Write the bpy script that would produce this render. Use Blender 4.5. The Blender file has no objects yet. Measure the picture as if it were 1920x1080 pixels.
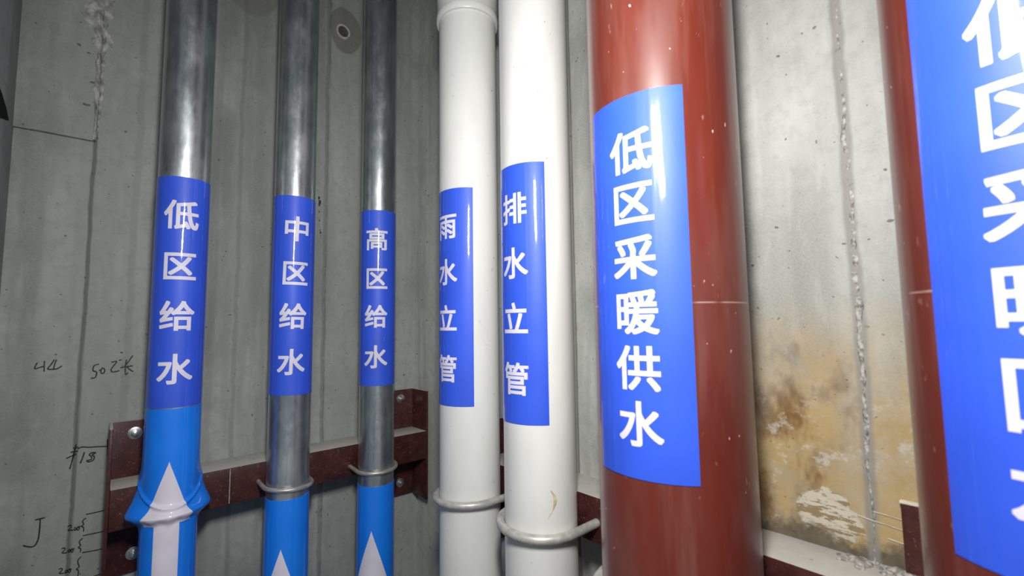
import bpy, bmesh, math, random
from mathutils import Vector, Matrix, noise

S = bpy.context.scene
COL = S.collection
ZE = 1.45                       # eye height above the floor; heights below are measured from the eye
PI = math.pi
R = math.radians

# ------------------------------------------------------------------ camera
F_PX, PITCH, ROLL, PSI = 850.25, 0.081578, 0.013819, 0.843375
def lev(x, y, z):               # levelled camera frame (right, forward, up) -> world
    s, c = math.sin(PSI), math.cos(PSI)
    return Vector((x * s + y * c, -x * c + y * s, z))
_r = lev(1, 0, 0)
_u = lev(0, -math.sin(PITCH), math.cos(PITCH))
_f = lev(0, math.cos(PITCH), math.sin(PITCH))
cr, sr = math.cos(ROLL), math.sin(ROLL)
right = _r * cr - _u * sr
up = _r * sr + _u * cr
cam_d = bpy.data.cameras.new('camera')
cam = bpy.data.objects.new('camera', cam_d)
COL.objects.link(cam)
M4 = Matrix((right, up, -_f)).transposed().to_4x4()
M4.translation = Vector((0, 0, ZE))
cam.matrix_world = M4
cam_d.sensor_width = 36.0
cam_d.lens = F_PX / 1920 * 36
cam_d.clip_start = 0.02
cam_d.dof.use_dof = True
cam_d.dof.focus_distance = 0.95
cam_d.dof.aperture_fstop = 5.6
S.camera = cam

# ------------------------------------------------------------------ light and exposure
S.view_settings.view_transform = 'Standard'
S.view_settings.look = 'None'
S.view_settings.exposure = 0.0
S.view_settings.gamma = 1.0
S.view_settings.use_curve_mapping = False
W = bpy.data.worlds.new('world')
S.world = W
W.use_nodes = True
W.node_tree.nodes['Background'].inputs['Color'].default_value = (0.80, 0.92, 1.0, 1)
W.node_tree.nodes['Background'].inputs['Strength'].default_value = 0.19
ld = bpy.data.lights.new('flash', 'AREA')            # the camera's flash head above the lens
ld.shape = 'RECTANGLE'
ld.size, ld.size_y = 0.06, 0.17
ld.energy = 8.2
ld.color = (1.0, 0.98, 0.96)
lo = bpy.data.objects.new('flash', ld)
COL.objects.link(lo)
lo.location = (0.04, 0.05, ZE + 0.33)
lo.rotation_euler = Vector((0.62, 0.74, -0.62)).to_track_quat('-Z', 'Y').to_euler()

# ------------------------------------------------------------------ object helpers
ORG = {}
def link(name, data):
    o = bpy.data.objects.new(name, data)
    COL.objects.link(o)
    return o
def tag(o, label=None, cat=None, group=None, kind=None):
    if label: o['label'] = label
    if cat: o['category'] = cat
    if group: o['group'] = group
    if kind: o['kind'] = kind
    return o
def thing(name, loc, label, cat, group=None):
    o = link(name, None)
    o.empty_display_size = 0.05
    w = Vector((loc[0], loc[1], loc[2] + ZE))
    o.location = w
    ORG[o.name] = w
    return tag(o, label, cat, group)
def obj(name, bm, mat, parent=None, smooth=True, origin=None, normals=True):
    """one mesh object; bm holds eye-height coordinates"""
    base = Vector((0, 0, 0))
    p = parent
    if parent is not None: base = ORG[parent.name]
    elif origin is not None: base = Vector((origin[0], origin[1], origin[2] + ZE))
    for v in bm.verts: v.co = v.co + Vector((0, 0, ZE)) - base
    if normals: bmesh.ops.recalc_face_normals(bm, faces=bm.faces)
    me = bpy.data.meshes.new(name)
    bm.to_mesh(me); bm.free()
    for m in (mat if isinstance(mat, (list, tuple)) else [mat]): me.materials.append(m)
    if smooth:
        for q in me.polygons: q.use_smooth = True
        me.set_sharp_from_angle(angle=R(38))
    o = link(name, me)
    if p is not None: o.parent = p; ORG[o.name] = base
    else: o.location = base; ORG[o.name] = base
    return o
def NB(): return bmesh.new()
def box(bm, x0, x1, y0, y1, z0, z1, bev=0.0):
    t = bmesh.new()
    bmesh.ops.create_cube(t, size=1)
    for v in t.verts:
        v.co = Vector(((x0 + x1) / 2 + v.co.x * (x1 - x0), (y0 + y1) / 2 + v.co.y * (y1 - y0), (z0 + z1) / 2 + v.co.z * (z1 - z0)))
    if bev: bmesh.ops.bevel(t, geom=t.edges[:], offset=bev, segments=2, affect='EDGES', profile=0.5)
    me = bpy.data.meshes.new('tmp'); t.to_mesh(me); t.free()
    bm.from_mesh(me); bpy.data.meshes.remove(me)
def prism(bm, pts, axis, a0, a1, bev=0.0):
    """extrude a closed outline; axis 'x': pts are (y, z); 'y': (x, z); 'z': (x, y)"""
    t = bmesh.new()
    def P(p, a):
        return {'x': (a, p[0], p[1]), 'y': (p[0], a, p[1]), 'z': (p[0], p[1], a)}[axis]
    A = [t.verts.new(P(p, a0)) for p in pts]
    B = [t.verts.new(P(p, a1)) for p in pts]
    n = len(pts)
    t.faces.new(A); t.faces.new(B[::-1])
    for i in range(n): t.faces.new((A[i], B[i], B[(i + 1) % n], A[(i + 1) % n]))
    bmesh.ops.recalc_face_normals(t, faces=t.faces)
    if bev: bmesh.ops.bevel(t, geom=t.edges[:], offset=bev, segments=2, affect='EDGES', profile=0.5)
    me = bpy.data.meshes.new('tmp'); t.to_mesh(me); t.free()
    bm.from_mesh(me); bpy.data.meshes.remove(me)
def tube(bm, pts, r, seg=12, cap=True, closed=False):
    """round rod along a path"""
    pts = [Vector(p) for p in pts]
    n = len(pts); rings = []
    t0 = (pts[1] - pts[0]).normalized()
    ref = Vector((0, 0, 1)) if abs(t0.z) < 0.9 else Vector((1, 0, 0))
    u = t0.cross(ref).normalized()
    for i in range(n):
        t = (pts[min(i + 1, n - 1)] - pts[max(i - 1, 0)]).normalized()
        u = (u - t * u.dot(t)).normalized(); w = t.cross(u)
        rr = r[i] if isinstance(r, (list, tuple)) else r
        rings.append([bm.verts.new(pts[i] + (u * math.cos(a) + w * math.sin(a)) * rr) for a in [2 * PI * k / seg for k in range(seg)]])
    for i in range(n - 1):
        for k in range(seg):
            bm.faces.new((rings[i][k], rings[i][(k + 1) % seg], rings[i + 1][(k + 1) % seg], rings[i + 1][k]))
    if cap: bm.faces.new(rings[0][::-1]); bm.faces.new(rings[-1])
def lathe(bm, cx, cy, prof, seg=96, cap=True):
    """prof: list of (radius, z) about a vertical axis"""
    rings = [[bm.verts.new((cx + r * math.cos(2 * PI * k / seg), cy + r * math.sin(2 * PI * k / seg), z)) for k in range(seg)] for r, z in prof]
    for i in range(len(rings) - 1):
        for k in range(seg):
            bm.faces.new((rings[i][k], rings[i][(k + 1) % seg], rings[i + 1][(k + 1) % seg], rings[i + 1][k]))
    if cap: bm.faces.new(rings[0][::-1]); bm.faces.new(rings[-1])

# ------------------------------------------------------------------ material helpers
class NT:
    def __init__(s, name):
        s.m = bpy.data.materials.new(name); s.m.use_nodes = True
        s.t = s.m.node_tree; s.b = s.t.nodes['Principled BSDF']
        g = s.t.nodes.new('ShaderNodeNewGeometry'); s.g = g
        a = s.t.nodes.new('ShaderNodeVectorMath'); a.operation = 'SUBTRACT'
        s.t.links.new(g.outputs['Position'], a.inputs[0]); a.inputs[1].default_value = (0, 0, ZE)
        s.pos = a.outputs[0]                           # place in the room, heights from eye level
        x = s.t.nodes.new('ShaderNodeSeparateXYZ'); s.t.links.new(s.pos, x.inputs[0])
        s.x, s.y, s.z = x.outputs
    def put(s, sock, v):
        if hasattr(v, 'is_output'): s.t.links.new(v, sock)
        elif isinstance(v, (tuple, list)): sock.default_value = tuple(v) + ((1,) if len(v) == 3 and len(sock.default_value) == 4 else ())
        else: sock.default_value = v
    def scaled(s, sc, off=(0, 0, 0)):
        n = s.t.nodes.new('ShaderNodeMapping'); s.t.links.new(s.pos, n.inputs['Vector'])
        n.inputs['Scale'].default_value = sc; n.inputs['Location'].default_value = off
        return n.outputs[0]
    def noise(s, scale=5, detail=4, rough=0.55, sc=(1, 1, 1), off=(0, 0, 0), dist=0.0):
        n = s.t.nodes.new('ShaderNodeTexNoise'); s.t.links.new(s.scaled(sc, off), n.inputs['Vector'])
        n.inputs['Scale'].default_value = scale; n.inputs['Detail'].default_value = detail
        n.inputs['Roughness'].default_value = rough; n.inputs['Distortion'].default_value = dist
        return n.outputs['Fac']
    def step(s, v, lo, hi, a=0.0, b=1.0):
        n = s.t.nodes.new('ShaderNodeMapRange'); n.interpolation_type = 'SMOOTHSTEP'
        s.put(n.inputs['Value'], v)
        n.inputs['From Min'].default_value = lo; n.inputs['From Max'].default_value = hi
        n.inputs['To Min'].default_value = a; n.inputs['To Max'].default_value = b
        return n.outputs[0]
    def math(s, op, a, b=0.0):
        n = s.t.nodes.new('ShaderNodeMath'); n.operation = op
        s.put(n.inputs[0], a); s.put(n.inputs[1], b)
        return n.outputs[0]
    def mix(s, f, a, b, mode='MIX'):
        n = s.t.nodes.new('ShaderNodeMix'); n.data_type = 'RGBA'; n.blend_type = mode
        s.put(n.inputs[0], f); s.put(n.inputs[6], a); s.put(n.inputs[7], b)
        return n.outputs[2]
    def bump(s, h, strength=0.3, dist=0.002, prev=None):
        n = s.t.nodes.new('ShaderNodeBump'); n.inputs['Strength'].default_value = strength
        n.inputs['Distance'].default_value = dist; s.put(n.inputs['Height'], h)
        if prev: s.t.links.new(prev, n.inputs['Normal'])
        return n.outputs[0]
    def band(s, v, c, w):
        """1 within w of c, soft edges"""
        d = s.math('ABSOLUTE', s.math('SUBTRACT', v, c))
        return s.step(d, w, w * 0.4)
    def out(s, color=None, rough=None, metal=None, normal=None, spec=None, coat=None, coat_rough=None, coat_normal=None, sheen=None):
        for k, v in (('Base Color', color), ('Roughness', rough), ('Metallic', metal), ('Normal', normal),
                     ('Specular IOR Level', spec), ('Coat Weight', coat), ('Coat Roughness', coat_rough), ('Coat Normal', coat_normal), ('Sheen Weight', sheen)):
            if v is not None: s.put(s.b.inputs[k], v)
        return s.m

def mat_concrete(name, base, stained=False, side=False):
    n = NT(name)
    big = n.noise(3.2, 5, 0.6, off=(3, 1, 7))
    streak = n.noise(1.0, 4, 0.6, sc=(28, 28, 1.6))
    wide = n.noise(1.0, 2, 0.5, sc=(11, 11, 0.5), off=(5, 2, 0))
    fine = n.noise(55, 6, 0.65)
    grain = n.noise(420, 3, 0.6)
    lo = tuple(c * 0.66 for c in base); hi = tuple(min(1, c * 1.30) for c in base)
    c = n.mix(n.step(big, 0.36, 0.64), lo, hi)
    c = n.mix(n.step(streak, 0.38, 0.66, 0, 0.75), c, tuple(k * 0.74 for k in base))
    c = n.mix(n.step(wide, 0.40, 0.60, 0, 0.6), c, tuple(k * 1.22 for k in base))
    c = n.mix(n.step(fine, 0.42, 0.72, 0, 0.4), c, tuple(k * 0.72 for k in base))
    c = n.mix(n.step(n.noise(60, 4, 0.6, sc=(1, 1, 0.2), off=(2, 9, 4)), 0.5, 0.7, 0, 0.22), c, tuple(k * 1.45 for k in base))
    c = n.mix(n.step(grain, 0.3, 0.75, 0, 0.25), c, tuple(k * 1.35 for k in base))
    spots = n.noise(70, 1, 0.3, sc=(1, 1, 1.6), off=(11, 4, 2))
    c = n.mix(n.step(spots, 0.785, 0.80, 0, 0.75), c, tuple(k * 0.20 for k in base))
    pit = n.noise(150, 1, 0.3, off=(1, 8, 5))
    c = n.mix(n.step(pit, 0.77, 0.80, 0, 0.7), c, tuple(k * 0.25 for k in base))
    if stained:
        ed = n.math('ADD', n.z, n.math('MULTIPLY', n.math('SUBTRACT', n.noise(7, 5, 0.65, off=(2, 2, 2)), 0.5), 0.26))
        st = n.math('MULTIPLY', n.step(ed, 0.06, -0.12), n.step(n.y, 0.5, 0.34))
        brown = n.mix(n.noise(16, 5, 0.7), (0.36, 0.235, 0.085), (0.56, 0.43, 0.22))
        rust = n.noise(12, 4, 0.7, sc=(1, 1, 0.6), off=(9, 3, 1))
        brown = n.mix(n.step(rust, 0.50, 0.66), brown, (0.20, 0.105, 0.035))
        c = n.mix(n.math('MULTIPLY', st, n.step(n.noise(9, 6, 0.7, off=(4, 4, 1)), 0.30, 0.56, 0.5, 1.0)), c, brown)
        fl = n.math('MULTIPLY', n.step(n.noise(30, 5, 0.72, sc=(1, 1.0, 1.3), off=(7, 7, 0)), 0.55, 0.66), n.step(n.z, -0.04, -0.16))
        c = n.mix(n.math('MULTIPLY', n.math('MULTIPLY', fl, n.step(n.y, 0.5, 0.34)), 0.7), c, (0.58, 0.56, 0.48))
        # flaked plaster patch beside the joint, just above the rail
        pd = n.math('ADD', n.math('POWER', n.math('DIVIDE', n.math('SUBTRACT', n.y, 0.172), 0.034), 2.0),
                    n.math('POWER', n.math('DIVIDE', n.math('SUBTRACT', n.z, -0.232), 0.030), 2.0))
        pd = n.math('ADD', pd, n.math('MULTIPLY', n.math('SUBTRACT', n.noise(45, 5, 0.7), 0.5), 2.2))
        patch = n.step(pd, 1.1, 0.8)
        c = n.mix(patch, c, n.mix(n.step(n.noise(90, 4, 0.7, sc=(1, 0.5, 2)), 0.5, 0.56), (0.60, 0.56, 0.45), (0.30, 0.22, 0.12)))
        gr = n.step(n.math('ADD', n.z, n.math('MULTIPLY', n.math('SUBTRACT', n.noise(26, 5, 0.7), 0.5), 0.09)), -0.238, -0.262)
        c = n.mix(n.math('MULTIPLY', gr, n.step(n.y, 0.45, 0.30)), c, n.mix(n.noise(60, 5, 0.7), (0.06, 0.05, 0.035), (0.24, 0.20, 0.14)))
        # wet-looking run-off line of the joint
        wob = n.math('ADD', n.y, n.math('MULTIPLY', n.math('SUBTRACT', n.noise(14, 3, 0.6), 0.5), 0.012))
        c = n.mix(n.math('MULTIPLY', n.band(wob, 0.1275, 0.0085), 0.8), c, (0.27, 0.265, 0.24))
        c = n.mix(n.math('MULTIPLY', n.band(wob, 0.560, 0.008), 0.45), c, (0.14, 0.14, 0.13))
    elif not side:
        wob = n.math('ADD', n.x, n.math('MULTIPLY', n.math('SUBTRACT', n.noise(12, 3, 0.6), 0.5), 0.012))
        for cx, w, k in ((-0.033, 0.004, 0.55), (0.390, 0.007, 0.5), (0.205, 0.006, 0.30), (0.03, 0.008, 0.2), (0.16, 0.010, 0.2), (0.48, 0.010, 0.2), (0.54, 0.006, 0.2)):
            c = n.mix(n.math('MULTIPLY', n.band(wob, cx, w), k), c, tuple(q * 0.42 for q in base))
        # damp patch round the tie hole
        pd = n.math('ADD', n.math('POWER', n.math('DIVIDE', n.math('SUBTRACT', n.x, 0.432), 0.042), 2.0),
                    n.math('POWER', n.math('DIVIDE', n.math('SUBTRACT', n.z, 0.775), 0.062), 2.0))
        pd = n.math('ADD', pd, n.math('MULTIPLY', n.math('SUBTRACT', n.noise(14, 2, 0.5), 0.5), 0.7))
        c = n.mix(n.math('MULTIPLY', n.step(pd, 1.05, 0.92), 0.55), c, (0.13, 0.12, 0.10))
        pd = n.math('ADD', n.math('POWER', n.math('DIVIDE', n.math('SUBTRACT', n.x, 0.215), 0.06), 2.0),
                    n.math('POWER', n.math('DIVIDE', n.math('SUBTRACT', n.z, 0.80), 0.085), 2.0))
        c = n.mix(n.math('MULTIPLY', n.step(pd, 1.05, 0.85), 0.4), c, (0.15, 0.135, 0.11))
    b1 = n.bump(fine, 0.25, 0.003)
    b2 = n.bump(grain, 0.18, 0.001, b1)
    b3 = n.bump(n.step(pit, 0.80, 0.74), 0.5, 0.002, b2)
    return n.out(c, 0.82, 0.0, b3, spec=0.3)

def mat_plain(name, col, rough=0.5, metal=0.0, var=0.12, scale=30, bump=0.0, spec=0.5, sc=(1, 1, 1)):
    n = NT(name)
    f = n.noise(scale, 4, 0.6, sc=sc)
    c = n.mix(n.step(f, 0.3, 0.7), tuple(k * (1 - var) for k in col), tuple(min(1, k * (1 + var)) for k in col))
    nm = n.bump(f, bump, 0.001) if bump else None
    return n.out(c, rough, metal, nm, spec=spec)

def mat_galv():
    n = NT('galvanised_steel')
    st = n.noise(1.0, 4, 0.6, sc=(130, 130, 5))
    sp = n.noise(24, 5, 0.7, sc=(1, 1, 0.5))
    c = n.mix(n.step(sp, 0.3, 0.72), (0.50, 0.545, 0.57), (0.74, 0.77, 0.78))
    c = n.mix(n.step(st, 0.4, 0.75, 0, 0.45), c, (0.36, 0.385, 0.41))
    c = n.mix(n.step(n.noise(38, 3, 0.6, sc=(1, 1, 0.25), off=(3, 3, 3)), 0.68, 0.76, 0, 0.5), c, (0.24, 0.19, 0.15))
    rg = n.step(sp, 0.3, 0.75, 0.27, 0.42)
    nm = n.bump(st, 0.06, 0.001)
    return n.out(c, rg, 0.94, nm)

def mat_red():
    n = NT('oxide_red_paint')
    v = n.noise(9, 5, 0.65, sc=(1, 1, 0.25))
    c = n.mix(n.step(v, 0.3, 0.7), (0.110, 0.0165, 0.0095), (0.150, 0.0235, 0.0130))
    run = n.noise(1.0, 4, 0.62, sc=(34, 34, 3.0), off=(1, 6, 2))
    c = n.mix(n.step(run, 0.46, 0.70, 0, 0.45), c, (0.21, 0.092, 0.072))
    dust = n.noise(7, 4, 0.6, sc=(1.6, 1.6, 0.35), off=(8, 1, 3))
    c = n.mix(n.step(dust, 0.50, 0.66, 0, 0.5), c, (0.16, 0.062, 0.048))
    sm = n.noise(75, 4, 0.62, sc=(1, 1, 0.30), off=(4, 2, 9))
    c = n.mix(n.step(sm, 0.66, 0.75, 0, 0.7), c, (0.42, 0.27, 0.22))
    dr = n.noise(170, 2, 0.4, sc=(1, 1, 0.55))
    c = n.mix(n.step(dr, 0.755, 0.77, 0, 0.9), c, (0.62, 0.52, 0.45))
    # scribed line round the pipe at shoulder height
    c = n.mix(n.math('MULTIPLY', n.band(n.z, 0.020, 0.0010), n.step(n.noise(30, 2), 0.4, 0.6, 0.0, 0.7)), c, (0.48, 0.32, 0.27))
    nm = n.bump(n.noise(16, 3, 0.5, sc=(1, 1, 0.4)), 0.12, 0.004)
    return n.out(c, n.step(dust, 0.45, 0.7, 0.26, 0.42), 0.0, nm, spec=0.5, sheen=0.05)

def mat_pvc():
    n = NT('white_pvc')
    f = n.noise(12, 4, 0.6, sc=(1, 1, 0.4))
    c = n.mix(n.step(f, 0.3, 0.7), (0.72, 0.72, 0.69), (0.80, 0.80, 0.77))
    sc_ = n.noise(36, 4, 0.7, sc=(1, 1, 0.5), off=(2, 5, 1))
    c = n.mix(n.step(sc_, 0.66, 0.74, 0, 0.5), c, (0.50, 0.49, 0.45))
    sp = n.noise(130, 1, 0.3, off=(5, 5, 5))
    c = n.mix(n.step(sp, 0.79, 0.82, 0, 0.7), c, (0.36, 0.32, 0.27))
    nm = n.bump(n.noise(6, 2, 0.5, sc=(1, 1, 0.3)), 0.05, 0.004)
    return n.out(c, 0.30, 0.0, nm, spec=0.5)

def mat_vinyl(name, col, rough=0.10, wr=0.10, spec=0.5):
    n = NT(name)
    f = n.noise(14, 3, 0.5)
    c = n.mix(n.step(f, 0.3, 0.7), tuple(k * 0.94 for k in col), tuple(min(1, k * 1.06) for k in col))
    sk = n.noise(40, 2, 0.5, sc=(1, 1, 0.4), off=(6, 1, 1))
    c = n.mix(n.step(sk, 0.74, 0.80, 0, 0.25), c, (0.5, 0.55, 0.8))
    nm = n.bump(n.noise(1.0, 3, 0.55, sc=(70, 70, 26)), wr, 0.0012)
    nm = n.bump(n.noise(300, 2, 0.5), 0.05, 0.0004, nm)
    return n.out(c, 0.50, 0.0, nm, spec=0.45, coat=0.7, coat_rough=rough * 0.6, coat_normal=nm)

def mat_bracket():
    n = NT('oxide_brown_steel')
    f = n.noise(40, 5, 0.65)
    c = n.mix(n.step(f, 0.3, 0.7), (0.042, 0.0115, 0.0105), (0.078, 0.022, 0.0185))
    ch = n.noise(230, 5, 0.75, off=(3, 3, 1))
    c = n.mix(n.step(ch, 0.60, 0.68, 0, 0.75), c, (0.28, 0.22, 0.19))
    gn = n.t.nodes.new('ShaderNodeSeparateXYZ'); n.t.links.new(n.g.outputs['True Normal'], gn.inputs[0])
    upf = n.step(gn.outputs[2], 0.55, 0.8)
    dm = n.math('MULTIPLY', upf, n.step(n.noise(60, 5, 0.7, off=(1, 1, 8)), 0.28, 0.36))
    dust = n.mix(n.noise(50, 4, 0.6), (0.42, 0.405, 0.365), (0.56, 0.54, 0.49))
    c = n.mix(dm, c, dust)
    nm = n.bump(f, 0.25, 0.0012)
    nm = n.bump(ch, 0.2, 0.0006, nm)
    return n.out(c, n.step(dm, 0, 1, 0.36, 0.9), 0.0, nm, spec=0.5)

M_LEFT = mat_concrete('concrete_left', (0.295, 0.312, 0.288))
M_RIGHT = mat_concrete('concrete_right', (0.420, 0.430, 0.400), stained=True)
M_SIDE = mat_concrete('concrete_side', (0.29, 0.30, 0.29), side=True)
M_FLOOR = mat_concrete('concrete_floor', (0.30, 0.30, 0.28), side=True)
M_CRUST = mat_plain('lime_crust', (0.38, 0.385, 0.36), 0.9, 0, 0.4, 70, 0.8, 0.2)
M_CRUST_R = mat_plain('mortar_beads', (0.37, 0.36, 0.33), 0.85, 0, 0.55, 160, 0.8, 0.2)
M_INK = mat_plain('marker_ink', (0.018, 0.018, 0.02), 0.6, 0, 0.2, 40)
M_CHALK = mat_plain('chalk', (0.62, 0.58, 0.46), 0.9, 0, 0.2, 60)
M_HOLE = mat_plain('tie_hole_filling', (0.085, 0.075, 0.065), 0.9, 0, 0.25, 60, 0.4)
M_COLLAR = mat_plain('tie_hole_collar', (0.46, 0.45, 0.42), 0.7, 0, 0.25, 80, 0.3)
M_DARK = mat_plain('black_patch', (0.012, 0.012, 0.012), 0.95, 0, 0.3, 80, 0.4, 0.1)
M_STAIN = mat_plain('glue_run', (0.60, 0.52, 0.34), 0.35, 0, 0.25, 90)
M_GALV = mat_galv()
M_RED = mat_red()
M_PVC = mat_pvc()
M_BLUE = mat_vinyl('blue_vinyl', (0.032, 0.106, 0.76))
M_WRAP = mat_vinyl('bright_blue_film', (0.004, 0.225, 1.0), 0.12, 0.05)
M_WHITE = mat_vinyl('white_print', (0.80, 0.76, 0.86), 0.12, 0.08)
M_BRK = mat_bracket()
M_ZINC = mat_plain('zinc_plate', (0.58, 0.60, 0.60), 0.32, 0.9, 0.15, 90, 0.1)
M_UROD = mat_plain('dull_zinc_rod', (0.47, 0.46, 0.42), 0.42, 0.55, 0.22, 70, 0.15, sc=(1, 1, 3))
M_DUSTROD = mat_plain('dusty_zinc_rod', (0.52, 0.51, 0.47), 0.45, 0.35, 0.2, 60, 0.2)

# ------------------------------------------------------------------ the room shell
YL, XR, XS = 1.128, 0.652, -0.136      # left wall face, right wall face, pier face
ZF, ZC = -1.45, 1.30
def zlist():
    z, out = ZF, []
    while z < ZC - 1e-6:
        out.append(z); z += 0.006 if -0.56 <= z < 0.86 else 0.05
    return sorted(out + [ZC, 0.3482, 0.3492, 0.3502, 0.3512])
def relief_left(x, z):
    h = 0.0016 * noise.noise((x * 5, z * 4, 3.1)) + 0.0008 * noise.noise((x * 26, z * 2.2, 7.7))
    h += 0.0004 * noise.noise((x * 60, z * 60, 1.3))
    if x < -0.033:
        e = 0.3505 + 0.03 * (x + 0.08) * 0.3
        h += 0.0075 if z > e else 0.0010          # the upper board cast a little proud
    h -= 0.0030 * math.exp(-((x + 0.033) / 0.0022) ** 2)
    for cx, a, w in ((0.390, 0.0032, 0.006), (0.205, 0.0012, 0.004), (0.030, 0.0010, 0.005)):
        h += a * math.exp(-((x - cx - 0.002 * noise.noise((0, z * 9, cx))) / w) ** 2) * (0.6 + 0.8 * noise.noise((x * 50, z * 40, 2.0)))
    return h
def relief_right(y, z):
    h = 0.0016 * noise.noise((y * 5, z * 4, 9.1)) + 0.0006 * noise.noise((y * 40, z * 40, 1.3))
    h += 0.0022 * math.exp(-((y - 0.1275) / 0.007) ** 2) * (0.7 + 0.8 * noise.noise((y * 60, z * 50, 2.0)))
    h -= 0.0035 * math.exp(-((y - 0.560) / 0.004) ** 2)
    if y > 0.560: h += 0.003
    d = math.hypot((y - 0.172) / 0.036, (z + 0.232) / 0.032)
    if d < 1.3: h += 0.0025 * max(0, 1 - d / 1.3) * (0.6 + 1.2 * noise.noise((y * 130, z * 130, 5)))
    return h
def wall_grid(bm, us, zs, f):
    g = [[bm.verts.new(f(u, z)) for u in us] for z in zs]
    for i in range(len(zs) - 1):
        for k in range(len(us) - 1):
            bm.faces.new((g[i][k], g[i][k + 1], g[i + 1][k + 1], g[i + 1][k]))
    return g
def frange(a, b, st):
    n = max(1, round((b - a) / st)); return [a + (b - a) * i / n for i in range(n + 1)]

b = NB()
us = frange(-0.16, -0.045, 0.005)[:-1] + frange(-0.045, -0.021, 0.0012)[:-1] + frange(-0.021, 0.38, 0.005)[:-1] + frange(0.38, 0.402, 0.002)[:-1] + frange(0.402, XR + 0.01, 0.006)
g = wall_grid(b, us, zlist(), lambda x, z: (x, YL - relief_left(x, z), z))
wall_left = tag(obj('wall_left', b, M_LEFT, normals=False), kind='structure')
b = NB(); box(b, -0.75, XR + 0.2, YL + 0.008, YL + 0.21, ZF, ZC)
o = tag(obj('wall_left_core', b, M_LEFT, wall_left, smooth=False), kind='structure')
o.name = 'backing'
b = NB()
us = frange(-0.60, 0.05, 0.02)[:-1] + frange(0.05, 0.115, 0.005)[:-1] + frange(0.115, 0.14, 0.002)[:-1] + frange(0.14, 0.55, 0.005)[:-1] + frange(0.55, 0.57, 0.0015)[:-1] + frange(0.57, YL + 0.004, 0.01)
wall_grid(b, us, zlist(), lambda y, z: (XR - relief_right(y, z), y, z))
wall_right = tag(obj('wall_right', b, M_RIGHT, normals=False), kind='structure')
b = NB(); box(b, XR + 0.008, XR + 0.2, -0.60, YL + 0.2, ZF, ZC)
obj('backing', b, M_RIGHT, wall_right, smooth=False)

# the pier at the left end, with a thin flat black patch on its face
b = NB()
ptsP = [(YL + 0.004, ZF), (YL + 0.004, ZC), (0.80, ZC), (0.80, ZF)]
prism(b, ptsP, 'x', XS - 0.30, XS)
wall_side = tag(obj('wall_side', b, M_SIDE, smooth=False), kind='structure')
b = NB(); prism(b, [(0.905, 0.352), (0.93, 0.364), (1.00, 0.360), (1.045, 0.353), (1.0745, 0.343), (1.005, 0.323), (0.925, 0.297), (0.90, 0.315)], 'x', XS - 0.01, XS + 0.0012, 0.0004)
obj('black_patch', b, M_DARK, wall_side, smooth=False)
b = NB(); box(b, -0.75, XR + 0.2, -0.60, YL + 0.2, ZF - 0.1, ZF)
tag(obj('floor', b, M_FLOOR, smooth=False), kind='structure')
b = NB(); box(b, -0.75, XR + 0.2, -0.60, YL + 0.2, ZC, ZC + 0.1)
tag(obj('ceiling', b, M_FLOOR, smooth=False), kind='structure')

# crust that has bled out of the wall joints
def crust(name, plane, path, mat, parent, seed, step=0.0022, rough=1.0, crack=0.0):
    """path: (z, centre, half width, thickness) from top to bottom"""
    bm = NB(); n = 21; rows = []
    z0, z1 = path[0][0], path[-1][0]
    N = int((z0 - z1) / step)
    for i in range(N + 1):
        z = z0 + (z1 - z0) * i / N
        for k in range(len(path) - 1):
            if path[k][0] >= z >= path[k + 1][0]:
                t = (path[k][0] - z) / max(1e-9, path[k][0] - path[k + 1][0])
                c, w, th = [path[k][j] * (1 - t) + path[k + 1][j] * t for j in (1, 2, 3)]
                break
        c += 0.0030 * noise.noise((z * 16, seed, 0)) * rough
        wl = w * (0.75 + 0.75 * noise.noise((z * 30, seed + 5, 0)) + 0.35 * noise.noise((z * 90, seed + 6, 0)))
        wr = w * (0.75 + 0.75 * noise.noise((z * 30, seed + 9, 0)) + 0.35 * noise.noise((z * 90, seed + 3, 0)))
        row = []
        for k in range(n):
            s = -1 + 2 * k / (n - 1)
            u = c + (s * wr if s > 0 else s * wl)
            lump = 0.55 + 0.9 * noise.noise((u * 95, z * 95, seed)) + 0.5 * noise.noise((u * 260, z * 260, seed + 2))
            lump *= 1 - crack * math.exp(-((s - 0.25 + 0.2 * noise.noise((z * 60, seed, 3))) / 0.10) ** 2)
            h = max(0, 1 - abs(s) ** 3) * th * max(0.05, lump) - (0.003 if abs(s) > 0.98 else 0)
            row.append(bm.verts.new(plane(u, z, h)))
        rows.append(row)
    for i in range(N):
        for k in range(n - 1):
            bm.faces.new((rows[i][k], rows[i][k + 1], rows[i + 1][k + 1], rows[i + 1][k]))
    return obj(name, bm, mat, parent, normals=False)
pl_left = lambda x, z, h: (x, YL - max(relief_left(-0.02, z), relief_left(x - 0.002, z) - 0.001) - h, z)
pl_right = lambda y, z, h: (XR - relief_right(0.15, z) - h, y, z)
crust('lime_crust', pl_left, [(0.80, -0.050, 0.050, 0.0055), (0.64, -0.044, 0.036, 0.0055), (0.575, -0.036, 0.026, 0.006), (0.545, -0.033, 0.014, 0.006), (0.48, -0.032, 0.008, 0.006), (0.44, -0.032, 0.009, 0.006), (0.40, -0.032, 0.005, 0.004), (0.352, -0.033, 0.003, 0.003)], M_CRUST, wall_left, 2.0, crack=1.0)
crust('mortar_crust', pl_right, [(0.9, 0.128, 0.0020, 0.0012), (0.32, 0.1265, 0.0030, 0.0024), (0.10, 0.1265, 0.0042, 0.0030), (-0.02, 0.127, 0.0046, 0.0038), (-0.12, 0.1275, 0.0038, 0.0036), (-0.20, 0.1285, 0.0018, 0.0026), (-0.30, 0.129, 0.0014, 0.002)], M_CRUST_R, wall_right, 11.0, 0.0018)
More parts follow.
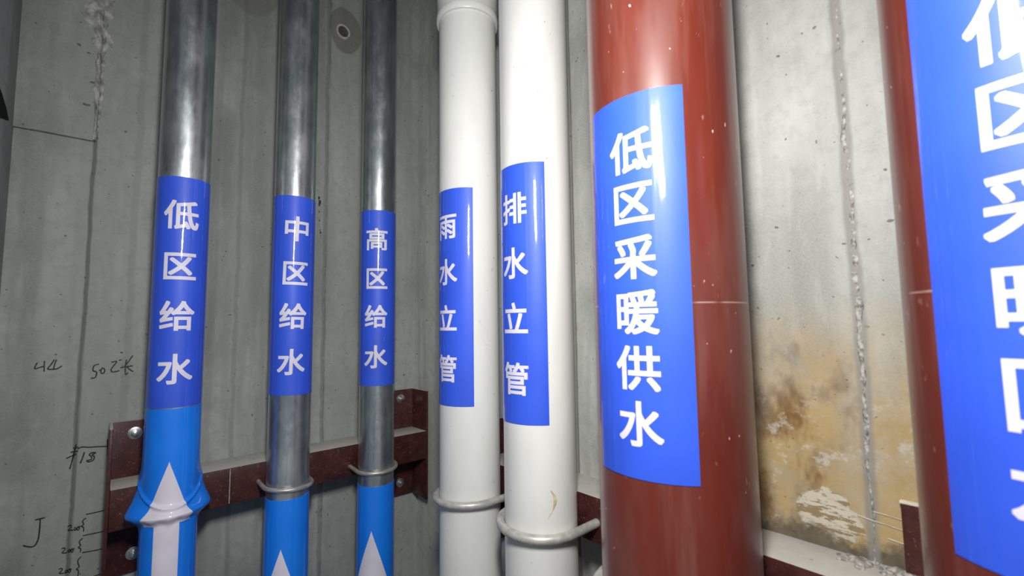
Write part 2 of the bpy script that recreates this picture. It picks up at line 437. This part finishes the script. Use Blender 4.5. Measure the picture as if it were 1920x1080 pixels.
crust('mortar_crust', pl_left, [(0.9, 0.390, 0.0035, 0.002), (0.2, 0.389, 0.0045, 0.003), (-0.5, 0.393, 0.004, 0.002)], M_LEFT, wall_left, 21.0, 0.003)

# form-tie hole with its collar
b = NB()
def disc_ring(bm, cx, cz, r0, r1, y, th, seg=40):
    prof = [(r0, 0), (r0, th), (r1 * 0.97, th), (r1, th * 0.6), (r1, -0.004)]
    rings = [[bm.verts.new((cx + r * math.cos(2 * PI * k / seg), y - h, cz + r * 1.06 * math.sin(2 * PI * k / seg))) for k in range(seg)] for r, h in prof]
    for i in range(len(rings) - 1):
        for k in range(seg): bm.faces.new((rings[i][k], rings[i][(k + 1) % seg], rings[i + 1][(k + 1) % seg], rings[i + 1][k]))
disc_ring(b, 0.4255, 0.769, 0.0135, 0.0185, YL, 0.0028)
obj('tie_hole_collar', b, M_COLLAR, wall_left)
b = NB(); lp = [(0.4255 + 0.0137 * math.cos(2 * PI * k / 32), 0.769 + 0.0145 * math.sin(2 * PI * k / 32)) for k in range(32)]
prism(b, lp, 'y', YL - 0.0012, YL + 0.006)
obj('tie_hole_filling', b, M_HOLE, wall_left, smooth=False)

# ------------------------------------------------------------------ marker notes on the left wall (x, height)
NOTES = [
 [ [(-0.0875,-0.0526),(-0.0901,-0.0627),(-0.0837,-0.0610),(-0.0780,-0.0588)], [(-0.0790,-0.0505),(-0.0786,-0.0684)] ],
 [ [(-0.0671,-0.0490),(-0.0705,-0.0570),(-0.0743,-0.0642),(-0.0668,-0.0655),(-0.0621,-0.0644),(-0.0571,-0.0602)], [(-0.0644,-0.0492),(-0.0662,-0.0569),(-0.0673,-0.0662)] ],
 [ [(-0.0088,-0.0604),(-0.0154,-0.0631),(-0.0164,-0.0716),(-0.0120,-0.0743),(-0.0115,-0.0790),(-0.0130,-0.0843),(-0.0187,-0.0854)], [(-0.0085,-0.0722),(-0.0048,-0.0705)], [(-0.0040,-0.0674),(-0.0058,-0.0732),(-0.0045,-0.0776),(-0.0015,-0.0767),(-0.0006,-0.0712),(-0.0040,-0.0674)] ],
 [ [(0.0196,-0.0405),(0.0233,-0.0415)], [(0.0081,-0.0583),(0.0154,-0.0572),(0.0112,-0.0653),(0.0081,-0.0719),(0.0098,-0.0760),(0.0147,-0.0759),(0.0201,-0.0744)], [(0.0187,-0.0558),(0.0223,-0.0544)] ],
 [ [(0.0380,-0.0472),(0.0325,-0.0582),(0.0272,-0.0664)], [(0.0208,-0.0692),(0.0291,-0.0678),(0.0388,-0.0668)], [(0.0292,-0.0548),(0.0282,-0.0673),(0.0288,-0.0823),(0.0321,-0.0793)], [(0.0297,-0.0674),(0.0343,-0.0730),(0.0399,-0.0779)] ],
 [ [(-0.0327,-0.1995),(-0.0353,-0.2199),(-0.0388,-0.2400)], [(-0.0363,-0.2048),(-0.0291,-0.2047)], [(-0.0390,-0.2118),(-0.0294,-0.2114)], [(-0.0443,-0.2211),(-0.0314,-0.2162)], [(-0.0301,-0.2082),(-0.0252,-0.2054),(-0.0155,-0.2075),(-0.0039,-0.2085),(0.0097,-0.2106)] ],
 [ [(0.0094,-0.1978),(0.0108,-0.2286)], [(0.0100,-0.2712),(0.0138,-0.2709)] ],
 [ [(-0.0211,-0.2148),(-0.0232,-0.2242),(-0.0256,-0.2331)], [(-0.0057,-0.2189),(-0.0107,-0.2176),(-0.0146,-0.2206),(-0.0112,-0.2254),(-0.0122,-0.2294),(-0.0175,-0.2302),(-0.0149,-0.2330),(-0.0092,-0.2312),(-0.0078,-0.2254),(-0.0108,-0.2213),(-0.0060,-0.2192)] ],
 [ [(-0.0770,-0.3150),(-0.0714,-0.3148),(-0.0652,-0.3144)], [(-0.0709,-0.3153),(-0.0709,-0.3344),(-0.0718,-0.3482),(-0.0754,-0.3569),(-0.0809,-0.3572),(-0.0888,-0.3526)] ],
 [ [(-0.0144,-0.3235),(-0.0002,-0.3236),(0.0147,-0.3231)], [(-0.0167,-0.3590),(0.0000,-0.3596),(0.0163,-0.3604)], [(-0.0162,-0.3878),(0.0014,-0.3895),(0.0176,-0.3902)], [(-0.0052,-0.4333),(0.0195,-0.4336)] ],
 [ [(-0.0138,-0.3299),(-0.0176,-0.3326),(-0.0177,-0.3362),(-0.0164,-0.3403),(-0.0191,-0.3421),(-0.0162,-0.3455),(-0.0162,-0.3522)], [(-0.0165,-0.3631),(-0.0205,-0.3670),(-0.0200,-0.3716),(-0.0185,-0.3750),(-0.0214,-0.3770),(-0.0185,-0.3805),(-0.0185,-0.3859)], [(-0.0173,-0.3940),(-0.0212,-0.3996),(-0.0197,-0.4074),(-0.0187,-0.4106),(-0.0222,-0.4131),(-0.0195,-0.4169),(-0.0199,-0.4262)] ],
 [ [(-0.0369,-0.3376),(-0.0334,-0.3368),(-0.0324,-0.3400),(-0.0358,-0.3445),(-0.0294,-0.3460)], [(-0.0274,-0.3418),(-0.0284,-0.3449),(-0.0267,-0.3468),(-0.0254,-0.3443),(-0.0274,-0.3418)], [(-0.0239,-0.3418),(-0.0248,-0.3452),(-0.0230,-0.3475),(-0.0215,-0.3447),(-0.0239,-0.3418),(-0.0200,-0.3422)] ],
 [ [(-0.0427,-0.3726),(-0.0393,-0.3719),(-0.0384,-0.3751),(-0.0416,-0.3794),(-0.0354,-0.3811)], [(-0.0334,-0.3771),(-0.0344,-0.3800),(-0.0326,-0.3820),(-0.0314,-0.3795),(-0.0334,-0.3771)], [(-0.0299,-0.3771),(-0.0308,-0.3805),(-0.0291,-0.3828),(-0.0276,-0.3801),(-0.0299,-0.3771),(-0.0260,-0.3777)] ],
 [ [(-0.0446,-0.4056),(-0.0412,-0.4050),(-0.0402,-0.4082),(-0.0435,-0.4124),(-0.0373,-0.4142)], [(-0.0353,-0.4103),(-0.0363,-0.4131),(-0.0346,-0.4152),(-0.0333,-0.4127),(-0.0353,-0.4103)], [(-0.0318,-0.4104),(-0.0328,-0.4137),(-0.0310,-0.4161),(-0.0295,-0.4134),(-0.0318,-0.4104),(-0.0280,-0.4110)] ],
]
def smooth_path(p, sub=4):
    if len(p) < 3: return p
    out = []
    for i in range(len(p) - 1):
        p0, p1, p2, p3 = p[max(0, i - 1)], p[i], p[i + 1], p[min(len(p) - 1, i + 2)]
        for s in range(sub):
            t = s / sub
            out.append(tuple(0.5 * (2 * p1[k] + (p2[k] - p0[k]) * t + (2 * p0[k] - 5 * p1[k] + 4 * p2[k] - p3[k]) * t * t + (3 * p1[k] - p0[k] - 3 * p2[k] + p3[k]) * t ** 3) for k in (0, 1)))
    return out + [p[-1]]
def ribbon(bm, pts, w, P):
    rows = []
    for i, q in enumerate(pts):
        a, c = pts[max(0, i - 1)], pts[min(len(pts) - 1, i + 1)]
        d = Vector((c[0] - a[0], c[1] - a[1])); d = d.normalized() if d.length > 1e-9 else Vector((1, 0))
        nn = Vector((-d.y, d.x)) * w * (0.5 + 0.14 * noise.noise((q[0] * 300, q[1] * 300, 0)))
        rows.append((bm.verts.new(P(q[0] + nn.x, q[1] + nn.y)), bm.verts.new(P(q[0] - nn.x, q[1] - nn.y))))
    for i in range(len(rows) - 1):
        bm.faces.new((rows[i][0], rows[i][1], rows[i + 1][1], rows[i + 1][0]))
def dense(pts, st=0.004):
    out = [pts[0]]
    for a, c in zip(pts, pts[1:]):
        n = max(1, int(math.dist(a, c) / st))
        out += [(a[0] + (c[0] - a[0]) * k / n, a[1] + (c[1] - a[1]) * k / n) for k in range(1, n + 1)]
    return out
P_ink = lambda x, z: (x, YL - relief_left(x, z) - 0.0012, z)
for k, note in enumerate(NOTES):
    b = NB()
    for st in note: ribbon(b, dense(smooth_path(st)), 0.0030 if k in (6,) else (0.0019 if k < 9 else 0.0015), P_ink)
    obj('marker_note', b, M_INK, wall_left, smooth=False, normals=False)
# paint flecks beside the middle steel pipe
b = NB(); random.seed(5)
for z, s, dx in ((0.318, 0.0030, 0.0), (0.308, 0.0042, 0.002), (0.300, 0.0024, 0.001), (0.283, 0.0016, 0.001), (0.262, 0.0018, 0.002), (0.238, 0.0016, 0.004), (0.232, 0.0024, 0.005), (0.224, 0.0012, 0.006)):
    ribbon(b, [(0.3735 + dx, z + s), (0.3738 + dx, z), (0.3733 + dx, z - s * 1.3)], s * 1.3, P_ink)
obj('paint_fleck', b, M_INK, wall_left, smooth=False, normals=False)
# chalk lines on the right wall (y, height)
b = NB()
P_ch = lambda y, z: (XR - relief_right(y, z) - 0.0012, y, z)
for a, c in (((0.128, -0.2135), (0.098, -0.2165)), ((0.142, -0.222), (0.098, -0.2275)), ((0.116, -0.2395), (0.098, -0.2415))):
    ribbon(b, dense([a, c], 0.003), 0.0011, P_ch)
obj('chalk_line', b, M_CHALK, wall_right, smooth=False, normals=False)

# ------------------------------------------------------------------ printing and stickers that follow a round pipe
def glyph(ch, bold=0.019):
    """flat outline of one character, unit em box centred on the origin, strokes fattened by overprinting"""
    cu = bpy.data.curves.new('t', 'FONT'); cu.body = ch; cu.size = 1.0; cu.resolution_u = 5
    ob = link('t', cu)
    bpy.context.view_layer.update()
    me = bpy.data.meshes.new_from_object(ob.evaluated_get(bpy.context.evaluated_depsgraph_get()))
    bm = bmesh.new(); bm.from_mesh(me)
    bpy.data.meshes.remove(me); bpy.data.objects.remove(ob); bpy.data.curves.remove(cu)
    for v in bm.verts: v.co = Vector((v.co.x - 0.5, v.co.y - 0.38, 0))
    for ax in ((1, 0, 0), (0, 1, 0)):
        for k in range(-11 if ax[0] else -3, 12 if ax[0] else 4):
            q = k / 20 if ax[0] else k / 6
            bmesh.ops.bisect_plane(bm, geom=bm.verts[:] + bm.edges[:] + bm.faces[:], plane_co=Vector(ax) * q, plane_no=ax, dist=1e-6)
    bmesh.ops.triangulate(bm, faces=bm.faces[:])
    one = bpy.data.meshes.new('g'); bm.to_mesh(one); bm.free()
    bm = bmesh.new()
    for k in range(8):
        n0 = len(bm.verts); bm.from_mesh(one); bm.verts.ensure_lookup_table()
        d = Vector((bold * (1, 1, 0, -1, -1, -1, 0, 1)[k], bold * (0, 1, 1, 1, 0, -1, -1, -1)[k], 0.0001 * k))
        for v in bm.verts[n0:]: v.co += d
    bpy.data.meshes.remove(one)
    me = bpy.data.meshes.new('g'); bm.to_mesh(me); bm.free()
    return me
GL = {}
class Wrap:
    """maps flat sticker coordinates (s to the right, t up) on to a vertical cylinder"""
    def __init__(s, cx, cy, rad, phi, zc, rot=0.0, creases=()):
        s.c = (cx, cy); s.r = rad; s.phi = R(phi); s.z = zc; s.rot = rot; s.cr = creases
    def __call__(s, u, t, h):
        u, t = u + s.rot * t, t - s.rot * u
        a = s.phi + u / s.r
        for cu_, am, w in s.cr: h += am * math.exp(-((u - cu_) / w) ** 2)
        h += 0.00010 * noise.noise((u * 60, t * 22, s.phi))
        rr = s.r + h
        return Vector((s.c[0] + rr * math.cos(a), s.c[1] + rr * math.sin(a), s.z + t))
def sticker(parent, wr, sl, srr, hgt, text, chars_t, em, tc=0.0, squeeze=1.0, label=None):
    """rectangle from sl to srr wide and hgt tall; characters one below the other"""
    bm = NB()
    nu, nt = max(24, int((srr - sl) / 0.0018)), 44
    T = 0.0007
    g = [[bm.verts.new(wr(sl + (srr - sl) * i / nu, -hgt / 2 + hgt * j / nt, T)) for i in range(nu + 1)] for j in range(nt + 1)]
    for j in range(nt):
        for i in range(nu): bm.faces.new((g[j][i], g[j][i + 1], g[j + 1][i + 1], g[j + 1][i]))
    rim = [g[0][i] for i in range(nu + 1)] + [g[j][nu] for j in range(1, nt + 1)] + [g[nt][i] for i in range(nu - 1, -1, -1)] + [g[j][0] for j in range(nt - 1, 0, -1)]
    c2 = Vector((wr.c[0], wr.c[1], 0))
    low = []
    for v in rim:
        d = (v.co - c2); d.z = 0; d.normalize()
        low.append(bm.verts.new(v.co - d * (T * 0.95)))
    n = len(rim)
    for i in range(n): bm.faces.new((rim[i], low[i], low[(i + 1) % n], rim[(i + 1) % n]))
    o = obj('label_sticker', bm, M_BLUE, parent)
    if label: o['label'] = label
    for ch, t0 in zip(text, chars_t):
        if ch not in GL: GL[ch] = glyph(ch)
        bm = NB(); bm.from_mesh(GL[ch])
        for v in bm.verts:
            v.co = wr(tc + v.co.x * em * squeeze, t0 + v.co.y * em, T + 0.0003 + v.co.z * em)
        obj('character', bm, M_WHITE, o, normals=False)
    return o

# ------------------------------------------------------------------ film sleeves with flow arrows (steel pipes)
RS, ROD = 0.0394, 0.0044
def film(parent, cx, cy, ztop, zbot, phi, ztip, zring=None):
    def rad(a, z):
        th = math.atan2(math.sin(a + PI / 2), math.cos(a + PI / 2))       # 0 faces the room, +-pi the wall
        base = RS + 0.0010 + 0.00025 * noise.noise((th * 3, z * 30, cx * 9)) + 0.0006 * max(0, (ztop - z)) ** 0.5
        if zring is None: return base
        out = 2 * ROD + 0.0026
        A = abs(th)
        side = math.exp(-((A - R(97)) / R(26)) ** 2)
        H = out * (1 if A < R(120) else max(0.0, 1 - (A - R(120)) / R(40))) + 0.0085 * side
        up_w = 0.0085 + 0.026 * side + 0.002 * math.cos(5 * th)
        dn_w = 0.0078 + 0.0030 * math.cos(6 * th + 0.5) ** 2 + 0.004 * side
        d = z - zring
        g = math.exp(-(abs(d) / up_w) ** 1.35) if d > 0 else math.exp(-(abs(d) / dn_w) ** 2.2)
        # pulled folds running from the ears down towards the front of the ring
        fold = 0.0036 * (1 - 0.55 * side) * math.exp(-((d - 0.012 - 0.040 * (A / R(90)) ** 2.0) / 0.0032) ** 2) * (0 < d < 0.075) * (A < R(105)) * min(1, d / 0.01)
        tuck = -0.0006 * math.exp(-((d + 0.014) / 0.006) ** 2)
        return base + H * g + fold + tuck
    bm = NB(); seg, N = 144, int((ztop - zbot) / 0.0022)
    rows = []
    for j in range(N + 1):
        z = ztop + (zbot - ztop) * j / N
        rows.append([bm.verts.new((cx + rad(2 * PI * k / seg, z) * math.cos(2 * PI * k / seg), cy + rad(2 * PI * k / seg, z) * math.sin(2 * PI * k / seg), z)) for k in range(seg)])
    for zz, rr in ((ztop, 0), (zbot, -1)):
        rows.insert(0 if rr == 0 else len(rows), [bm.verts.new((cx + RS * 1.001 * math.cos(2 * PI * k / seg), cy + RS * 1.001 * math.sin(2 * PI * k / seg), zz)) for k in range(seg)])
    for j in range(len(rows) - 1):
        for k in range(seg): bm.faces.new((rows[j][k], rows[j][(k + 1) % seg], rows[j + 1][(k + 1) % seg], rows[j + 1][k]))
    o = obj('film_sleeve', bm, M_WRAP, parent)
    o['label'] = 'bright blue film sleeve with a white up arrow'
    bm = NB()
    head, hw, sw, tail = 0.102, 0.0335, 0.0170, min(0.36, ztip - zbot - 0.02)
    def row(t, w, n=26):
        out = []
        for i in range(n + 1):
            s = -w + 2 * w * i / n; a = R(phi) + s / RS; z = ztip - t
            r = rad(a, z) + 0.00035
            out.append(bm.verts.new((cx + r * math.cos(a), cy + r * math.sin(a), z)))
        return out
    rr = [row(head * k / 56, max(0.0003, hw * k / 56)) for k in range(57)]
    sh = [row(head + (tail - head) * k / 120, sw) for k in range(121)]
    for seq in (rr, sh):
        for a, c in zip(seq, seq[1:]):
            for i in range(len(a) - 1): bm.faces.new((a[i], a[i + 1], c[i + 1], c[i]))
    obj('arrow', bm, M_WHITE, o, normals=False)

# ------------------------------------------------------------------ steel water pipes
PX = [(0.0941, 1.0055), (0.2845, 1.0055), (0.4720, 1.0055)]
LZ = 0.0685                                   # middle of the stickers on the steel pipes
ROWS4 = [0.2005 - LZ, 0.1105 - LZ, 0.0240 - LZ, -0.0665 - LZ]
steel = [
    (PX[0], '低区给水', -98.5, 0.0, -0.1332, -0.56, -100, -0.2204, -0.3075, 'leftmost galvanised steel pipe, label 低区给水 above a bulging blue arrow sleeve'),
    (PX[1], '中区给水', -101.5, 0.020, -0.3305, -0.78, -119, -0.4200, None, 'middle galvanised steel pipe with the blue label 中区给水'),
    (PX[2], '高区给水', -120.5, 0.0, -0.3500, -0.80, -127, -0.4420, None, 'galvanised steel pipe nearest the corner with the blue label 高区给水'),
]
for (cx, cy), txt, phi, rot, zt, zb, aphi, ztip, zr, lab in steel:
    t = thing('water_pipe', (cx, cy, ZF), lab, 'pipe', 'galvanised steel water pipes')
    b = NB(); lathe(b, cx, cy, [(RS, ZF + (ZC - ZF) * k / 30) for k in range(31)], 128)
    obj('tube', b, M_GALV, t)
    w = Wrap(cx, cy, RS, phi, LZ, rot, ((0.0205, 0.00012, 0.0012), (-0.0205, 0.00010, 0.001)))
    sticker(t, w, -0.0585, 0.0600, 0.400, txt, ROWS4, 0.0535, 0.0)
    film(t, cx, cy, zt, zb, aphi, ztip, zr)

# ------------------------------------------------------------------ white plastic drain pipes
RP = 0.0570
for (cx, cy), txt, zc, rot, lab, coup in (
        ((0.5226, 0.7131), '雨水立管', 0.0558, 0.0, 'white plastic pipe with a socket collar at its top and label 雨水立管', True),
        ((0.5228, 0.5261), '排水立管', 0.0517, 0.0, 'white plastic pipe labelled 排水立管, next to the red pipe', False)):
    t = thing('drain_pipe', (cx, cy, ZF), lab, 'pipe', 'white plastic drain pipes')
    b = NB(); lathe(b, cx, cy, [(RP, ZF + (ZC - ZF) * k / 30) for k in range(31)], 128)
    obj('tube', b, M_PVC, t)
    if coup:
        b = NB(); z = 0.6065
        prof = [(RP + 0.0002, z), (RP + 0.0040, z + 0.0004), (RP + 0.0052, z + 0.002), (RP + 0.0054, z + 0.012), (RP + 0.0048, z + 0.015),
                (RP + 0.0040, z + 0.017), (RP + 0.0040, z + 0.055), (RP + 0.0044, z + 0.057), (RP + 0.0044, z + 0.064), (RP + 0.0040, z + 0.066),
                (RP + 0.0040, z + 0.120), (RP + 0.0002, z + 0.121)]
        lathe(b, cx, cy, prof, 128, cap=False)
        obj('socket_collar', b, M_PVC, t)
    if not coup:
        b = NB(); tr = [(-119.5, -0.2418, 0.0007), (-114.8, -0.2487, 0.0022), (-112.9, -0.2566, 0.0030), (-114.0, -0.2634, 0.0022), (-118.0, -0.2714, 0.0008), (-126.5, -0.2830, 0.0003)]
        rows = []
        for p, q in zip(tr, tr[1:]):
            for k in range(6):
                f = k / 6; a, z, hw = [p[i] * (1 - f) + q[i] * f for i in range(3)]
                rows.append([b.verts.new((cx + (RP + hh) * math.cos(R(a) + s * hw / RP), cy + (RP + hh) * math.sin(R(a) + s * hw / RP), z)) for s, hh in ((-1, 0.0001), (0, 0.0007), (1, 0.0001))])
        for r0, r1 in zip(rows, rows[1:]):
            for k in (0, 1): b.faces.new((r0[k], r0[k + 1], r1[k + 1], r1[k]))
        obj('glue_run', b, M_STAIN, t)
    w = Wrap(cx, cy, RP, -173.0, zc, rot, ((0.0225, 0.00045, 0.0007), (-0.0290, 0.0002, 0.001)))
    sticker(t, w, -0.0545, 0.0545 if coup else 0.0530, 0.400, txt, [0.130, 0.0440, -0.0420, -0.1330], 0.0510, 0.0)

# ------------------------------------------------------------------ red heating pipes
RR = 0.0851
for (cx, cy), txt, pc, lab in (
        ((0.4946, 0.2786), '低区采暖供水', 186.5, 'thick red-brown pipe with the blue label 低区采暖供水'),
        ((0.4946, -0.0191), '低区采暖回水', 173.5, 'thick red-brown pipe at the right edge with the blue label 低区采暖回水')):
    t = thing('heating_pipe', (cx, cy, ZF), lab, 'pipe', 'red heating pipes')
    b = NB(); lathe(b, cx, cy, [(RR, ZF + (ZC - ZF) * k / 30) for k in range(31)], 160)
    obj('tube', b, M_RED, t)
    w = Wrap(cx, cy, RR, pc, 0.0443, 0.0, ((0.0240, 0.00022, 0.0022), (0.010, 0.00012, 0.003)))
    sticker(t, w, -0.0572, 0.0572, 0.4037, txt, [0.184 - 0.0443, 0.1278 - 0.0443, 0.0692 - 0.0443, 0.0118 - 0.0443, -0.0458 - 0.0443, -0.1023 - 0.0443], 0.0480, 0.001, 1.04)

# ------------------------------------------------------------------ angle-iron pipe brackets
def hexbolt(parent, P, axis):
    """washer and hexagon head on a plate; axis 'y' (left wall) or 'x' (right wall), pointing back at the wall"""
    def add(name, rad, h0, h1, seg, bev, mat, par):
        bm = NB()
        pts = [((P[0] if axis == 'y' else P[1]) + rad * math.cos(2 * PI * k / seg + 0.3), P[2] + rad * math.sin(2 * PI * k / seg + 0.3)) for k in range(seg)]
        d = P[1] if axis == 'y' else P[0]
        prism(bm, pts, axis, d - h1, d - h0, bev)
        return obj(name, bm, mat, par, smooth=True)
    bo = add('bolt', 0.0066, 0.0018, 0.0078, 6, 0.0008, M_ZINC, parent)
    add('washer', 0.0112, 0.0, 0.0019, 28, 0.0004, M_ZINC, bo)
    add('stud', 0.0038, 0.0078, 0.0125, 16, 0.0006, M_ZINC, bo)
YF, XF = 1.0455, 0.5803
zt, zb = -0.2695, -0.3385
t = thing('pipe_bracket', (0.32, 1.09, zb), 'brown angle-iron bracket holding the three steel pipes on the left wall', 'bracket', 'pipe brackets')
b = NB(); prism(b, [(YF, zb), (YF, zt), (YL + 0.002, zt), (YL + 0.002, zt - 0.005), (YF + 0.005, zt - 0.005), (YF + 0.005, zb)], 'x', 0.0152, 0.6278, 0.0008)
obj('rail', b, M_BRK, t)
b = NB(); prism(b, [(0.1895, zb + 0.002), (0.1895, zt - 0.002), (0.1912, zt - 0.002), (0.1912, zb + 0.002)], 'y', YF - 0.0009, YF + 0.001)
obj('weld_seam', b, M_UROD, t)
for x0, x1, a0, a1 in ((0.0100, 0.0150, 0.0150, 0.0880), (0.6280, 0.6330, 0.5620, 0.6280)):
    z0, z1 = -0.4415, -0.1680
    b = NB()
    prism(b, [(x0, YF), (x1, YF), (x1, YL - 0.0085), (a1, YL - 0.0085), (a1, YL - 0.002), (min(a0, x0) if a0 < x0 else x0, YL - 0.002)] if a0 > x0 else
             [(x1, YF), (x0, YF), (x0, YL - 0.0085), (a0, YL - 0.0085), (a0, YL - 0.002), (x1, YL - 0.002)], 'z', z0, z1, 0.0008)
    e = obj('end_plate', b, M_BRK, t)
    xc = 0.047 if a0 > x0 else 0.5925
    hexbolt(e, (xc, YL - 0.0085, -0.1915), 'y'); hexbolt(e, (xc + (0.006 if a0 > x0 else 0), YL - 0.0085, -0.4085), 'y')

t = thing('pipe_bracket', (0.62, 0.30, zb), 'brown angle-iron bracket with thick pale dust on top along the right wall', 'bracket', 'pipe brackets')
b = NB(); prism(b, [(XF, zb), (XF, zt), (XR + 0.002, zt), (XR + 0.002, zt - 0.005), (XF + 0.005, zt - 0.005), (XF + 0.005, zb)], 'y', -0.16, 0.752, 0.0008)
obj('rail', b, M_BRK, t)
for y0, y1, a0, a1 in ((0.752, 0.757, 0.68, 0.752), (0.0270, 0.0320, 0.1018, 0.0320)):
    z0, z1 = -0.4415, -0.1965
    b = NB()
    o0, o1 = (y1, y0) if a0 < y0 else (y0, y1)            # outer and inner face of the standing leg
    prism(b, [(XF - 0.0002, o0), (XF - 0.0002, o1), (XR - 0.0075, o1), (XR - 0.0075, a0), (XR - 0.001, a0), (XR - 0.001, o0)], 'z', z0, z1, 0.0008)
    e = obj('end_plate', b, M_BRK, t)
    b = NB(); box(b, XR - 0.0085, XR, min(a0, o1) - 0.001, max(a0, o1) + 0.001, z1, z1 + 0.0028, 0.0009)
    obj('dust_ridge', b, M_CHALK, e)
    hexbolt(e, (XR - 0.0075, (a0 + a1) / 2 - 0.002, -0.20), 'x'); hexbolt(e, (XR - 0.0075, (a0 + a1) / 2 - 0.002, -0.4085), 'x')
# lumps of fallen plaster lying in the corner of the rail
b = NB(); random.seed(12)
for k in range(70):
    y = random.choice((random.gauss(0.140, 0.006), random.gauss(0.100, 0.008), random.uniform(0.09, 0.16))); s = random.uniform(0.0012, 0.0042); x = XR - 0.003 - abs(random.gauss(0, 0.010))
    bmesh.ops.create_icosphere(b, subdivisions=2, radius=1, matrix=Matrix.Translation((x, y, zt + s * 0.25)) @ Matrix.Diagonal((s * 1.1, s * 1.5, s * 0.7, 1)))
for v in b.verts: v.co += Vector((1, 1, 0.7)) * 0.0012 * noise.noise(v.co * 240)
o = obj('plaster_rubble', b, M_CRUST_R, None, origin=(XR - 0.02, 0.12, zt))
tag(o, 'pale plaster crumbs lying on the dusty rail between the two red pipes', 'rubble', kind='stuff')

# ------------------------------------------------------------------ U-bolts that hold the pipes to the rails
def ubolt(cx, cy, rad, rod, z, axis, label, mat, tilt=0.0, wob=0.0):
    """axis 'y': legs run into the left rail; 'x': into the right rail"""
    q = rad + rod + 0.0003
    zz = z
    t = thing('u_bolt', (cx, cy, zz), label, 'bolt', 'U-bolts round the pipes')
    def P(s, d, tl):                      # s along the rail, d towards the rail
        dz = tilt * s - wob * d
        return (cx + s, cy + d, z + dz) if axis == 'y' else (cx + d, cy - s, z + dz)
    depth = (YF - cy if axis == 'y' else XF - cx)
    path = [P(-q, depth + 0.016, 0), P(-q, depth * 0.6, 0), P(-q, depth * 0.25, 0)]
    path += [P(-q * math.cos(a), -q * math.sin(a), 0) for a in [PI * k / 40 for k in range(41)]]
    path += [P(q, depth * 0.25, 0), P(q, depth * 0.6, 0), P(q, depth + 0.016, 0)]
    b = NB(); tube(b, path, rod, 16)
    obj('rod', b, mat, t)
    for s in (-q, q):
        c = P(s, depth + 0.0055, 0)
        pts = [((c[0] if axis == 'y' else c[1]) + rod * 1.75 * math.cos(PI / 3 * k), c[2] + rod * 1.75 * math.sin(PI / 3 * k)) for k in range(6)]
        b = NB(); d0 = c[1] if axis == 'y' else c[0]
        prism(b, pts, axis, d0, d0 + rod * 1.6, 0.0005)
        obj('nut', b, M_ZINC, t)
ubolt(*PX[0], RS, ROD, -0.3075, 'y', 'U-bolt under the blue sleeve of the leftmost steel pipe, only one shiny end showing', M_UROD)
ubolt(*PX[1], RS, ROD, -0.3105, 'y', 'thin steel U-bolt round the middle steel pipe', M_UROD, -0.06, -0.03)
ubolt(*PX[2], RS, ROD, -0.3175, 'y', 'thin steel U-bolt round the steel pipe nearest the corner', M_UROD, 0.03, -0.05)
ubolt(0.5226, 0.7131, RP, 0.0064, -0.3140, 'x', 'thick dusty U-bolt round the white pipe labelled 雨水立管', M_DUSTROD, 0.03)
ubolt(0.5228, 0.5261, RP, 0.0068, -0.3065, 'x', 'thick dusty U-bolt round the white pipe labelled 排水立管', M_DUSTROD, -0.02)
ubolt(0.4946, 0.2786, RR, 0.0075, -0.3090, 'x', 'U-bolt round the red pipe labelled 低区采暖供水, a sliver showing at the bottom edge', M_DUSTROD, 0.0)
